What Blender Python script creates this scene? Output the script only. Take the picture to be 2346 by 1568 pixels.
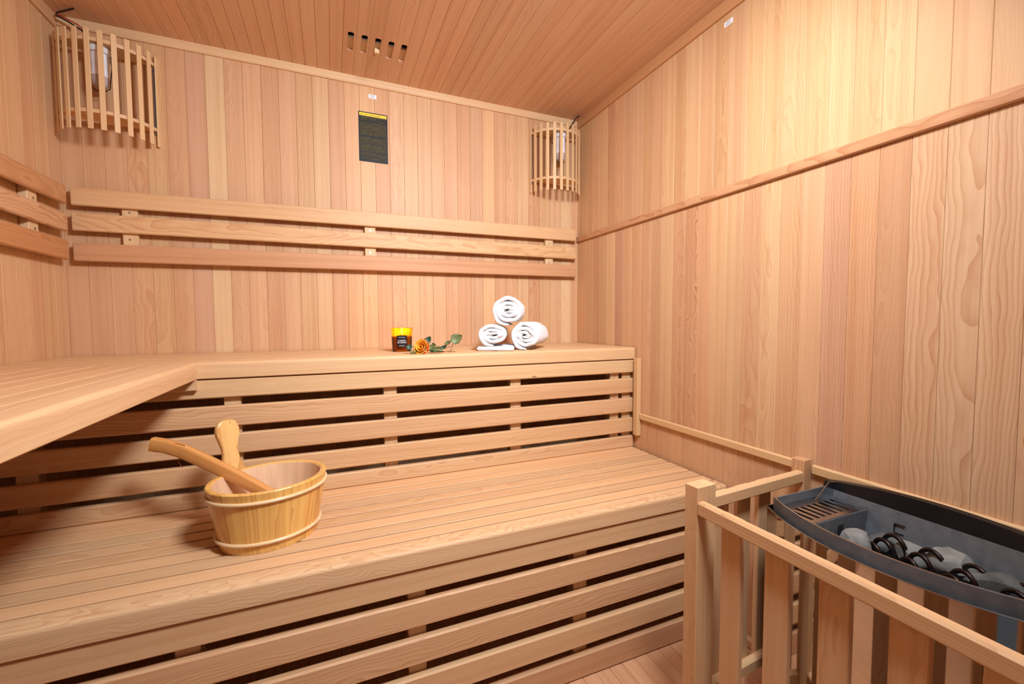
import bpy, bmesh, math, random
from mathutils import Vector, Matrix, noise

for o in list(bpy.data.objects):
    bpy.data.objects.remove(o)
scene = bpy.context.scene
C = scene.collection
PI = math.pi

# ------------------------------------------------------------------ camera
cam_d = bpy.data.cameras.new('camera')
cam = bpy.data.objects.new('camera', cam_d)
C.objects.link(cam)
RT = Vector((0.92193, -0.38732, -0.00416)); UP = Vector((0.02308, 0.04422, 0.99876)); FW = Vector((0.38666, 0.92088, -0.04970))
mw = Matrix.Identity(4)
for i in range(3):
    mw[i][0] = RT[i]; mw[i][1] = UP[i]; mw[i][2] = -FW[i]
mw[0][3], mw[1][3], mw[2][3] = 0.8126, -1.9120, 1.0036
cam.matrix_world = mw
cam_d.sensor_width = 36.0
cam_d.lens = 15.1004
cam_d.clip_start = 0.02
scene.camera = cam

# ------------------------------------------------------------------ light and exposure
world = bpy.data.worlds.new('world'); scene.world = world
world.use_nodes = True
bg = world.node_tree.nodes['Background']
bg.inputs[0].default_value = (0.80, 0.88, 1.0, 1); bg.inputs[1].default_value = 0.06

def area(name, loc, target, size, size_y, power, color, shape='RECTANGLE'):
    d = bpy.data.lights.new(name, 'AREA'); d.shape = shape; d.size = size
    if shape in ('RECTANGLE', 'ELLIPSE'): d.size_y = size_y
    d.energy = power; d.color = color
    o = bpy.data.objects.new(name, d); C.objects.link(o)
    o.location = loc
    o.rotation_euler = (Vector(target) - Vector(loc)).to_track_quat('-Z', 'Y').to_euler()
    return o
LC = (0.88, 0.95, 1.06)
area('flash_softbox', (1.31, -1.70, 1.93), (1.10, -0.20, 0.85), 0.34, 0.34, 21.0, LC, 'DISK').data.spread = math.radians(145)
area('flash_bounce', (1.32, -1.25, 1.970), (1.25, -1.0, 0.5), 0.50, 0.50, 3.6, LC, 'DISK')
area('doorway_fill', (0.83, -2.16, 1.05), (0.95, 0.0, 0.98), 0.66, 1.5, 0.25, LC)  # added fill light from the unseen doorway side, lifts surfaces facing the camera

vs = scene.view_settings
scene.display_settings.display_device = 'sRGB'
vs.view_transform = 'Standard'; vs.look = 'None'; vs.gamma = 1.0; vs.use_curve_mapping = False
vs.exposure = 0.64

# ------------------------------------------------------------------ dimensions (metres)
W = 1.9807; H = 2.0; YF = -2.10
ZU = 0.890; DU = 0.4655; XL = 0.462
ZL = 0.471; DL = 0.927

# ------------------------------------------------------------------ materials
MAT = {}
def new_mat(name):
    m = bpy.data.materials.new(name); m.use_nodes = True
    nt = m.node_tree
    return m, nt, nt.nodes['Principled BSDF']

def wood_mat(name, rough=0.48, spec=0.35, ring_scale=75.0, ring_amt=0.80, knot=1.0, coat=0.0, wavy=0.010):
    m, nt, bs = new_mat(name)
    N = nt.nodes; Lk = nt.links
    def node(t, **kw):
        n = N.new(t)
        for k, v in kw.items(): setattr(n, k, v)
        return n
    def math_(op, a, b=None, c=None, clamp=False):
        n = node('ShaderNodeMath', operation=op); n.use_clamp = clamp
        for i, v in enumerate((a, b, c)):
            if v is None: continue
            if isinstance(v, (int, float)): n.inputs[i].default_value = v
            else: Lk.new(v, n.inputs[i])
        return n.outputs[0]
    def vmath(op, a, b):
        n = node('ShaderNodeVectorMath', operation=op)
        for i, v in enumerate((a, b)):
            if isinstance(v, tuple): n.inputs[i].default_value = v
            else: Lk.new(v, n.inputs[i])
        return n.outputs[0]
    tc = node('ShaderNodeTexCoord'); oi = node('ShaderNodeObjectInfo')
    wn = node('ShaderNodeTexWhiteNoise', noise_dimensions='1D')
    Lk.new(math_('MULTIPLY', oi.outputs['Random'], 917.0), wn.inputs['W'])
    off = vmath('MULTIPLY', vmath('SUBTRACT', wn.outputs['Color'], (0.5, 0.5, -0.25)), (40.0, 0.17, 0.10))
    P = vmath('ADD', tc.outputs['Object'], off)
    n1 = node('ShaderNodeTexNoise'); n1.inputs['Scale'].default_value = 1.0; n1.inputs['Detail'].default_value = 2.0
    Lk.new(vmath('MULTIPLY', P, (1.3, 5.0, 5.0)), n1.inputs['Vector'])
    dis = vmath('MULTIPLY', vmath('SUBTRACT', n1.outputs['Color'], (0.5, 0.5, 0.5)), (0.0, 0.060, 0.060))
    n2 = node('ShaderNodeTexNoise'); n2.inputs['Scale'].default_value = 1.0; n2.inputs['Detail'].default_value = 1.0
    Lk.new(vmath('MULTIPLY', P, (11.0, 26.0, 26.0)), n2.inputs['Vector'])
    dis2 = vmath('MULTIPLY', vmath('SUBTRACT', n2.outputs['Color'], (0.5, 0.5, 0.5)), (0.0, wavy, wavy))
    P2 = vmath('ADD', vmath('ADD', P, dis), dis2)
    wv = node('ShaderNodeTexWave', wave_type='RINGS', rings_direction='X', wave_profile='SAW')
    wv.inputs['Scale'].default_value = ring_scale
    wv.inputs['Distortion'].default_value = 0.6; wv.inputs['Detail'].default_value = 1.0; wv.inputs['Detail Scale'].default_value = 0.05
    Lk.new(P2, wv.inputs['Vector'])
    ring = math_('POWER', wv.outputs['Fac'], 2.2)
    fib = node('ShaderNodeTexNoise'); fib.inputs['Scale'].default_value = 1.0; fib.inputs['Detail'].default_value = 3.0
    Lk.new(vmath('MULTIPLY', P, (9.0, 420.0, 420.0)), fib.inputs['Vector'])
    st = node('ShaderNodeTexNoise'); st.inputs['Scale'].default_value = 1.0; st.inputs['Detail'].default_value = 4.0
    Lk.new(vmath('MULTIPLY', P, (0.9, 62.0, 62.0)), st.inputs['Vector'])
    st2 = math_('MULTIPLY', math_('SUBTRACT', st.outputs['Fac'], 0.42, clamp=True), 2.2, clamp=True)
    bl = node('ShaderNodeTexNoise'); bl.inputs['Scale'].default_value = 1.0; bl.inputs['Detail'].default_value = 2.0
    Lk.new(vmath('MULTIPLY', P, (3.0, 9.0, 9.0)), bl.inputs['Vector'])
    f = math_('MULTIPLY', math_('MULTIPLY', ring, ring_amt), oi.outputs['Alpha'])
    f = math_('ADD', f, math_('MULTIPLY', st2, 0.52))
    f = math_('ADD', f, math_('MULTIPLY', math_('SUBTRACT', fib.outputs['Fac'], 0.5), 0.34))
    f = math_('ADD', f, math_('MULTIPLY', math_('SUBTRACT', bl.outputs['Fac'], 0.5), 0.30), clamp=True)
    dark = node('ShaderNodeMix', data_type='RGBA', blend_type='MULTIPLY')
    dark.inputs['Factor'].default_value = 1.0
    Lk.new(oi.outputs['Color'], dark.inputs['A']); dark.inputs['B'].default_value = (0.70, 0.52, 0.40, 1)
    mx = node('ShaderNodeMix', data_type='RGBA')
    Lk.new(f, mx.inputs['Factor']); Lk.new(oi.outputs['Color'], mx.inputs['A']); Lk.new(dark.outputs['Result'], mx.inputs['B'])
    # scattered small knots
    vo = node('ShaderNodeTexVoronoi', voronoi_dimensions='2D', feature='F1'); vo.inputs['Scale'].default_value = 4.2
    Lk.new(vmath('MULTIPLY', vmath('ADD', P2, (0.0, 3.3, 0.0)), (0.34, 1.0, 1.0)), vo.inputs['Vector'])
    sep = node('ShaderNodeSeparateColor'); Lk.new(vo.outputs['Color'], sep.inputs[0])
    sel = math_('GREATER_THAN', sep.outputs[0], 0.86)
    kr = math_('MULTIPLY_ADD', sep.outputs[1], 0.018, 0.006)
    kd = math_('SUBTRACT', 1.0, math_('DIVIDE', vo.outputs['Distance'], kr), clamp=True)
    kf = math_('MULTIPLY', math_('MULTIPLY', math_('POWER', kd, 0.6), sel), 0.85 * knot, clamp=True)
    mk = node('ShaderNodeMix', data_type='RGBA')
    Lk.new(kf, mk.inputs['Factor']); Lk.new(mx.outputs['Result'], mk.inputs['A']); mk.inputs['B'].default_value = (0.10, 0.035, 0.018, 1)
    Lk.new(mk.outputs['Result'], bs.inputs['Base Color'])
    bs.inputs['Roughness'].default_value = rough
    bs.inputs['Specular IOR Level'].default_value = spec
    if coat:
        bs.inputs['Coat Weight'].default_value = coat; bs.inputs['Coat Roughness'].default_value = 0.12
    MAT[name] = m
    return m

wood_mat('softwood', 0.50, 0.30)
wood_mat('floor_wood', 0.75, 0.12)
wood_mat('ceiling_wood', 0.34, 0.45)
wood_mat('flamed_wood', 0.46, 0.35, ring_scale=58.0, ring_amt=1.0)
wood_mat('tight_flame', 0.50, 0.30, ring_scale=62.0, ring_amt=1.0, wavy=0.034)
wood_mat('varnished_pine', 0.30, 0.5, ring_scale=34.0, ring_amt=0.95, knot=1.4, coat=0.4)
wood_mat('varnished_alder', 0.30, 0.5, ring_scale=60.0, ring_amt=0.35, knot=0.0, coat=0.35)

def plain(name, col, rough=0.5, metal=0.0, spec=0.5, emit=None, estr=0.0, noise_amt=0.0, noise_scale=30.0, noise_stretch=(1, 1, 1), bump=0.0, trans=0.0, sheen=0.0):
    m, nt, bs = new_mat(name)
    bs.inputs['Base Color'].default_value = (*col, 1)
    bs.inputs['Roughness'].default_value = rough; bs.inputs['Metallic'].default_value = metal
    bs.inputs['Specular IOR Level'].default_value = spec
    if trans: bs.inputs['Transmission Weight'].default_value = trans
    if sheen: bs.inputs['Sheen Weight'].default_value = sheen
    if emit:
        bs.inputs['Emission Color'].default_value = (*emit, 1); bs.inputs['Emission Strength'].default_value = estr
    if noise_amt or bump:
        tc = nt.nodes.new('ShaderNodeTexCoord'); mp = nt.nodes.new('ShaderNodeMapping'); nz = nt.nodes.new('ShaderNodeTexNoise')
        mp.inputs['Scale'].default_value = noise_stretch
        nz.inputs['Scale'].default_value = noise_scale; nz.inputs['Detail'].default_value = 4.0
        nt.links.new(tc.outputs['Object'], mp.inputs['Vector']); nt.links.new(mp.outputs['Vector'], nz.inputs['Vector'])
        if noise_amt:
            rp = nt.nodes.new('ShaderNodeValToRGB')
            rp.color_ramp.elements[0].position = 0.32; rp.color_ramp.elements[1].position = 0.68
            rp.color_ramp.elements[0].color = (*[c * (1 - noise_amt) for c in col], 1)
            rp.color_ramp.elements[1].color = (*[min(1, c * (1 + noise_amt)) for c in col], 1)
            nt.links.new(nz.outputs['Fac'], rp.inputs['Fac']); nt.links.new(rp.outputs['Color'], bs.inputs['Base Color'])
        if bump:
            bp = nt.nodes.new('ShaderNodeBump'); bp.inputs['Strength'].default_value = bump; bp.inputs['Distance'].default_value = 0.002
            nt.links.new(nz.outputs['Fac'], bp.inputs['Height']); nt.links.new(bp.outputs['Normal'], bs.inputs['Normal'])
    MAT[name] = m
    return m

plain('backing', (0.10, 0.055, 0.035), 0.9, noise_amt=0.2)
plain('towel', (0.80, 0.79, 0.79), 0.95, spec=0.1, bump=0.6, noise_scale=420.0, noise_amt=0.03, sheen=0.3)
plain('mirror_steel', (0.62, 0.58, 0.54), 0.06, metal=1.0, noise_amt=0.03, noise_scale=4.0)
plain('dark_steel', (0.10, 0.11, 0.12), 0.22, metal=1.0, noise_amt=0.15, noise_scale=6.0)
plain('galvanized', (0.130, 0.143, 0.152), 0.36, metal=0.25, noise_amt=0.14, noise_scale=60.0)
plain('bright_steel', (0.46, 0.485, 0.51), 0.22, metal=1.0, noise_amt=0.05, noise_scale=30.0)
plain('element_steel', (0.030, 0.020, 0.017), 0.35, metal=0.8, noise_amt=0.4, noise_scale=60.0)
plain('rock_light', (0.20, 0.20, 0.18), 0.85, noise_amt=0.35, noise_scale=28.0, bump=0.6)
plain('rock_dark', (0.095, 0.10, 0.094), 0.85, noise_amt=0.45, noise_scale=36.0, bump=0.6)
plain('black_enamel', (0.008, 0.008, 0.009), 0.22, spec=0.22, noise_amt=0.2, noise_scale=6.0)
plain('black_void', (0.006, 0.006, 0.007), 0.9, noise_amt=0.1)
plain('screw_metal', (0.55, 0.55, 0.53), 0.3, metal=1.0, noise_amt=0.1, noise_scale=200)
plain('bulb_glass', (0.86, 0.88, 0.93), 0.08, spec=0.6, noise_amt=0.03)
plain('bulb_cup', (0.52, 0.44, 0.42), 0.15, spec=0.6, noise_amt=0.05)
plain('porcelain', (0.72, 0.72, 0.72), 0.25, noise_amt=0.03)
plain('black_cable', (0.010, 0.008, 0.008), 0.45, noise_amt=0.2)
plain('red_cable', (0.40, 0.015, 0.012), 0.4, noise_amt=0.1)
plain('paper_white', (0.85, 0.86, 0.87), 0.6, noise_amt=0.02)
plain('ink_grey', (0.28, 0.28, 0.30), 0.7, noise_amt=0.05)
plain('sign_black', (0.014, 0.015, 0.018), 0.5, spec=0.2, noise_amt=0.1)
plain('sign_yellow', (0.90, 0.60, 0.01), 0.4, noise_amt=0.03)
plain('sign_ink', (0.02, 0.02, 0.02), 0.5, noise_amt=0.1)
plain('label_black', (0.010, 0.010, 0.012), 0.35, noise_amt=0.1)
plain('label_white', (0.75, 0.75, 0.75), 0.5, noise_amt=0.02)
plain('wax', (0.20, 0.085, 0.045), 0.5, noise_amt=0.08, noise_scale=20)
plain('flame', (1.0, 0.75, 0.25), 0.5, emit=(1.0, 0.62, 0.18), estr=28.0, noise_amt=0.02)
plain('wick', (0.02, 0.015, 0.01), 0.9, noise_amt=0.2)
plain('petal', (0.95, 0.38, 0.006), 0.55, noise_amt=0.22, noise_scale=45, sheen=0.2)
plain('petal_outer', (0.80, 0.15, 0.012), 0.55, noise_amt=0.3, noise_scale=45)
plain('leaf_dark', (0.020, 0.052, 0.014), 0.45, noise_amt=0.3, noise_scale=70)
plain('leaf_olive', (0.12, 0.135, 0.030), 0.5, noise_amt=0.2, noise_scale=60)
plain('stem', (0.11, 0.075, 0.030), 0.55, noise_amt=0.35, noise_scale=90)
plain('liner_wood', (0.72, 0.46, 0.27), 0.6, spec=0.2, noise_amt=0.10, noise_scale=60, noise_stretch=(1, 1, 0.05))
plain('string', (0.45, 0.10, 0.03), 0.7, noise_amt=0.2)

# amber candle glass: frosted glass that passes the flame's light
m, nt, bs = new_mat('amber_glass')
tr = nt.nodes.new('ShaderNodeBsdfTranslucent'); tr.inputs['Color'].default_value = (1.0, 0.46, 0.03, 1)
tp = nt.nodes.new('ShaderNodeBsdfTransparent'); tp.inputs['Color'].default_value = (1.0, 0.62, 0.22, 1)
m1 = nt.nodes.new('ShaderNodeMixShader'); m1.inputs[0].default_value = 0.58
nt.links.new(tr.outputs[0], m1.inputs[1]); nt.links.new(tp.outputs[0], m1.inputs[2])
gl = nt.nodes.new('ShaderNodeBsdfGlossy'); gl.inputs['Roughness'].default_value = 0.12
fr = nt.nodes.new('ShaderNodeFresnel'); fr.inputs['IOR'].default_value = 1.35
m2 = nt.nodes.new('ShaderNodeMixShader'); nt.links.new(fr.outputs[0], m2.inputs[0])
nt.links.new(m1.outputs[0], m2.inputs[1]); nt.links.new(gl.outputs[0], m2.inputs[2])
nt.links.new(m2.outputs[0], nt.nodes['Material Output'].inputs['Surface'])
MAT['amber_glass'] = m

# printed small type on the sign: rows of tiny olive marks
m, nt, bs = new_mat('sign_print')
tc = nt.nodes.new('ShaderNodeTexCoord'); mp = nt.nodes.new('ShaderNodeMapping'); br = nt.nodes.new('ShaderNodeTexBrick')
mp.inputs['Scale'].default_value = (1.0, 1.0, 1.0)
nt.links.new(tc.outputs['Object'], mp.inputs['Vector']); nt.links.new(mp.outputs['Vector'], br.inputs['Vector'])
br.inputs['Scale'].default_value = 1.0
br.inputs['Brick Width'].default_value = 0.0052; br.inputs['Row Height'].default_value = 0.0030; br.inputs['Mortar Size'].default_value = 0.0009
br.inputs['Mortar Smooth'].default_value = 0.2
br.inputs['Color1'].default_value = (0.20, 0.16, 0.04, 1); br.inputs['Color2'].default_value = (0.075, 0.062, 0.022, 1); br.inputs['Mortar'].default_value = (0.020, 0.021, 0.022, 1)
nt.links.new(br.outputs['Color'], bs.inputs['Base Color']); bs.inputs['Roughness'].default_value = 0.6; bs.inputs['Specular IOR Level'].default_value = 0.15
MAT['sign_print'] = m

# ------------------------------------------------------------------ helpers
WM = {}
def link(name, data, mat=None, parent=None, M=None, color=None):
    o = bpy.data.objects.new(name, data); C.objects.link(o)
    M = M.copy() if M is not None else Matrix.Identity(4)
    if data is not None and mat is not None and len(data.materials) == 0:
        data.materials.append(MAT[mat])
    if parent is not None:
        o.parent = parent
        o.matrix_basis = WM[parent.name].inverted() @ M
    else:
        o.matrix_basis = M
    WM[o.name] = M
    if color is not None: o.color = color
    return o

def tag(o, label, cat, group=None):
    o['label'] = label; o['category'] = cat
    if group: o['group'] = group
    return o
def thing(name, label, cat, loc=(0, 0, 0), group=None):
    return tag(link(name, None, None, None, Matrix.Translation(loc)), label, cat, group)
def structure(o):
    o['kind'] = 'structure'; return o

AX = {'x': Vector((1, 0, 0)), 'y': Vector((0, 1, 0)), 'z': Vector((0, 0, 1))}
MESH = {}
def frame(o, x, y):
    z = x.cross(y); M = Matrix.Identity(4)
    for i in range(3):
        M[i][0] = x[i]; M[i][1] = y[i]; M[i][2] = z[i]; M[i][3] = o[i]
    return M

def board_mesh(L, Wd, T, ch, mat):
    key = (round(L, 4), round(Wd, 4), round(T, 4), round(ch, 4), mat)
    if key in MESH: return MESH[key]
    a, b = Wd / 2, T / 2; c = min(ch, a * .9, b * .9); e = min(c * 0.6, L * .2)
    sec = [(-a + c, -b), (a - c, -b), (a, -b + c), (a, b - c), (a - c, b), (-a + c, b), (-a, b - c), (-a, -b + c)]
    vs_, fs = [], []
    def ring(x, sc):
        vs_.extend([(x, y * (1 - sc / a), z * (1 - sc / b)) for y, z in sec])
    ring(-L / 2, e); ring(-L / 2 + e, 0); ring(L / 2 - e, 0); ring(L / 2, e)
    for k in range(3):
        for i in range(8):
            j = (i + 1) % 8
            fs.append((k * 8 + i, k * 8 + j, k * 8 + 8 + j, k * 8 + 8 + i))
    fs.append(tuple(range(7, -1, -1))); fs.append(tuple(range(24, 32)))
    me = bpy.data.meshes.new('board'); me.from_pydata(vs_, [], fs); me.update()
    me.materials.append(MAT[mat])
    MESH[key] = me
    return me

def board(name, lo, hi, axis, parent=None, color=None, ch=0.002, mat='softwood'):
    """axis-aligned timber, grain along `axis`"""
    lo = Vector(lo); hi = Vector(hi); d = hi - lo; ctr = (lo + hi) / 2
    others = [k for k in 'xyz' if k != axis]
    dim = {k: d['xyz'.index(k)] for k in 'xyz'}
    others.sort(key=lambda k: -dim[k])
    M = frame(ctr, AX[axis], AX[others[0]])
    return link(name, board_mesh(dim[axis], dim[others[0]], dim[others[1]], ch, mat), None, parent, M, color)

def beam(name, p0, p1, wdir, Wd, T, parent=None, color=None, ch=0.002, mat='softwood'):
    """timber between two points, width along wdir"""
    p0 = Vector(p0); p1 = Vector(p1); x = (p1 - p0).normalized(); y = Vector(wdir); y = (y - x * y.dot(x)).normalized()
    return link(name, board_mesh((p1 - p0).length, Wd, T, ch, mat), None, parent, frame((p0 + p1) / 2, x, y), color)

def mesh_obj(name, verts, faces, mat, parent=None, M=None, color=None, smooth=False, sharp=None):
    """verts given in world space; stored local to M"""
    M = M or Matrix.Identity(4)
    if M == Matrix.Identity(4):
        ctr = sum((Vector(v) for v in verts), Vector()) / len(verts)
        M = Matrix.Translation(ctr)
    Mi = M.inverted()
    me = bpy.data.meshes.new(name); me.from_pydata([tuple(Mi @ Vector(v)) for v in verts], [], faces); me.update()
    bm = bmesh.new(); bm.from_mesh(me); bmesh.ops.recalc_face_normals(bm, faces=bm.faces); bm.to_mesh(me); bm.free()
    if smooth:
        for p in me.polygons: p.use_smooth = True
        if sharp: me.set_sharp_from_angle(angle=sharp)
    return link(name, me, mat, parent, M, color)

def prism(name, axis, a, b, prof, mat='softwood', parent=None, color=None, smooth=False):
    """profile extruded along an axis; prof in the two other axes (x: y,z / y: x,z / z: x,y)"""
    n = len(prof); V = []
    for t in (a, b):
        for u, v in prof:
            V.append({'x': (t, u, v), 'y': (u, t, v), 'z': (u, v, t)}[axis])
    F = [(i, (i + 1) % n, n + (i + 1) % n, n + i) for i in range(n)] + [tuple(range(n - 1, -1, -1)), tuple(range(n, 2 * n))]
    ctr = sum((Vector(v) for v in V), Vector()) / len(V)
    yv = {'x': AX['y'], 'y': -AX['x'], 'z': AX['x']}[axis]
    return mesh_obj(name, V, F, mat, parent, frame(ctr, AX[axis], yv), color, smooth, math.radians(40) if smooth else None)

def arc_pts(cx, cy, r, a0, a1, n):
    return [(cx + r * math.cos(a0 + (a1 - a0) * i / n), cy + r * math.sin(a0 + (a1 - a0) * i / n)) for i in range(n + 1)]

def tube(name, pts, r, mat, parent=None, n=8, closed=False, ry=None, taper=None, color=None, updir=(0, 0, 1), square=False):
    pts = [Vector(p) for p in pts]; m = len(pts); V = []; F = []
    for i, p in enumerate(pts):
        if closed: t = pts[(i + 1) % m] - pts[i - 1]
        else: t = pts[min(i + 1, m - 1)] - pts[max(i - 1, 0)]
        t.normalize(); u = Vector(updir); s = t.cross(u)
        if s.length < 1e-4: s = t.cross(Vector((1, 0, 0)))
        s.normalize(); u = s.cross(t).normalized()
        k = taper(i / (m - 1)) if taper else 1.0
        for j in range(n):
            a = 2 * PI * j / n; ca, sa = math.cos(a), math.sin(a)
            if square:
                e = 0.45
                ca = math.copysign(abs(ca) ** e, ca); sa = math.copysign(abs(sa) ** e, sa)
            V.append(p + s * (ca * r * k) + u * (sa * (ry or r) * k))
    for i in range(m if closed else m - 1):
        for j in range(n):
            a, b = i * n + j, i * n + (j + 1) % n; c, d = ((i + 1) % m) * n + (j + 1) % n, ((i + 1) % m) * n + j
            F.append((a, b, c, d))
    if not closed:
        F.append(tuple(range(n - 1, -1, -1))); F.append(tuple(range((m - 1) * n, m * n)))
    x = (pts[-1] - pts[0]) if not closed else Vector((1, 0, 0))
    if x.length < 1e-5: x = Vector((1, 0, 0))
    x.normalize(); y = Vector((0, 0, 1)).cross(x)
    if y.length < 1e-3: y = Vector((0, 1, 0)) - x * x.y
    ctr = sum(pts, Vector()) / m
    return mesh_obj(name, V, F, mat, parent, frame(ctr, x, y.normalized()), color, True, math.radians(50))

def lathe(name, prof, loc, mat, parent=None, n=28, smooth=True, color=None, cap=True):
    V = []; F = []
    for r, z in prof:
        for j in range(n):
            a = 2 * PI * j / n; V.append((loc[0] + r * math.cos(a), loc[1] + r * math.sin(a), loc[2] + z))
    for i in range(len(prof) - 1):
        for j in range(n):
            F.append((i * n + j, i * n + (j + 1) % n, (i + 1) * n + (j + 1) % n, (i + 1) * n + j))
    if cap:
        F.append(tuple(range(n - 1, -1, -1))); F.append(tuple(range((len(prof) - 1) * n, len(prof) * n)))
    return mesh_obj(name, V, F, mat, parent, Matrix.Translation(loc), color, smooth, math.radians(45))

rng = random.Random(11)
PAL = [(0.640, 0.395, 0.250), (0.625, 0.375, 0.245), (0.665, 0.430, 0.270), (0.600, 0.352, 0.225), (0.650, 0.400, 0.262), (0.620, 0.385, 0.232)]
PALE = (0.70, 0.50, 0.335); PINK = (0.595, 0.350, 0.250); ORANGE = (0.545, 0.285, 0.150); RED = (0.520, 0.262, 0.150); HONEY = (0.66, 0.425, 0.245)
def tint(base=None, j=0.055, ring=None):
    b = base or rng.choice(PAL); b = (b[0] * 1.03, b[1] * 1.0, b[2] * 0.82)
    k = 1 + rng.uniform(-j, j); h = rng.uniform(-0.035, 0.035)
    a = ring if ring is not None else rng.choice((0.12, 0.2, 0.3, 0.35, 0.5))
    return (min(1, b[0] * k), min(1, b[1] * k * (1 + h)), min(1, b[2] * k * (1 + 1.6 * h)), a)

# ------------------------------------------------------------------ room shell
TP = 0.014   # plank thickness, faces at the room planes
def backing(name, lo, hi):
    lo = Vector(lo); hi = Vector(hi); d = hi - lo
    me = board_mesh(d.x, d.y, d.z, 0.0005, 'backing')
    return structure(link(name, me, None, None, Matrix.Translation((lo + hi) / 2)))

def edges(j0, pitch, lo, hi):
    e = [lo]; x = j0
    while x - pitch > lo + 0.012: x -= pitch
    while x < hi - 0.012:
        if x > lo + 0.012: e.append(x)
        x += pitch
    e.append(hi)
    return list(zip(e[:-1], e[1:]))
G = 0.00025  # hairline joint between planks
CH = 0.0008

wall_back = backing('wall_back', (-0.06, TP, -0.06), (W + 0.06, 0.07, H + 0.12))
for a, b in edges(0.0555, 0.05895, -0.0004, W + 0.0004):
    c = None
    mid = (a + b) / 2
    if 0.41 < mid < 0.466: c = tint(PALE, 0.01)
    elif 0.35 < mid < 0.41: c = tint(PINK, 0.01)
    elif 1.88 < mid < 1.94: c = tint(PALE, 0.02)
    elif 0.94 < mid < 1.0: c = tint((0.665, 0.425, 0.262), 0.02, 0.15)
    else: c = tint(None, 0.04)
    board('plank', (a + G, 0.0, 0.0), (b - G, TP, H), 'z', wall_back, c, CH)

wall_left = backing('wall_left', (-0.07, YF - 0.02, -0.06), (-TP, 0.0699, H + 0.12))
for a, b in edges(-0.070, 0.0605, YF, 0.013):
    board('plank', (-TP, a + G, 0.0), (0.0, b - G, H), 'z', wall_left, tint(None, 0.04), CH)

wall_right = backing('wall_right', (W + TP, YF - 0.02, -0.06), (W + 0.07, 0.0699, H + 0.12))
for z0, z1 in ((0.0, 0.61), (0.61, 1.41), (1.41, H)):
    for a, b in edges(-0.7255, 0.0588, YF, 0.013):
        mid = (a + b) / 2; mt = 'softwood'
        if z0 == 0.61 and -0.785 < mid < -0.725: c = tint((0.62, 0.375, 0.25), 0.01, 1.0); mt = 'tight_flame'
        elif z0 == 0.61 and mid < -1.40 and mid > -1.7: c = tint((0.66, 0.435, 0.30), 0.03, 0.6); mt = 'flamed_wood'
        elif z0 == 0.61 and -1.26 < mid < -1.18: c = tint(PINK, 0.02, 0.6)
        elif z0 == 1.41 and -1.4 < mid < -0.97: c = tint((0.685, 0.46, 0.285), 0.02, 0.35)
        elif z0 == 1.41 and mid < -1.4: c = tint((0.67, 0.445, 0.285), 0.02, 0.15)
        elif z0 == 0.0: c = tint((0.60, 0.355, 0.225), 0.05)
        else: c = tint(rng.choice(PAL + [PALE, PINK]) if z0 == 0.61 else None, 0.08 if z0 == 0.61 else 0.05)
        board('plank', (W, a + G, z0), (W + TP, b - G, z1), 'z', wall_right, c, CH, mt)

# front wall with the doorway the photographer stands in
wall_front = backing('wall_front', (1.20 + TP, YF - 0.07, -0.06), (W + 0.06, YF - TP, H + 0.12))
wf2 = link('front_wall_backing', board_mesh(0.52, 0.055, 2.17, 0.0005, 'backing'), None, wall_front, Matrix.Translation((0.20, YF - 0.0425, 1.025)))
wf3 = link('front_wall_backing', board_mesh(0.75, 0.055, 0.24, 0.0005, 'backing'), None, wall_front, Matrix.Translation((0.83, YF - 0.0425, 1.99)))
for a, b in edges(0.0555, 0.059, 0.0, W):
    if b < 0.47 or a > 1.19: board('plank', (a + G, YF - TP, 0.0), (b - G, YF, H), 'z', wall_front, tint(), CH)
    else: board('plank', (a + G, YF - TP, 1.86), (b - G, YF, H), 'z', wall_front, tint(), CH)
door_1 = structure(link('door_1', None, None, None, Matrix.Translation((0.83, YF, 0))))
board('door_jamb', (0.445, YF - 0.075, 0), (0.478, YF + 0.012, 1.86), 'z', door_1, tint(HONEY), 0.003)
board('door_jamb', (1.19, YF - 0.075, 0), (1.223, YF + 0.012, 1.86), 'z', door_1, tint(HONEY), 0.003)
board('door_head', (0.445, YF - 0.075, 1.86), (1.223, YF + 0.012, 1.893), 'x', door_1, tint(HONEY), 0.003)

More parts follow.
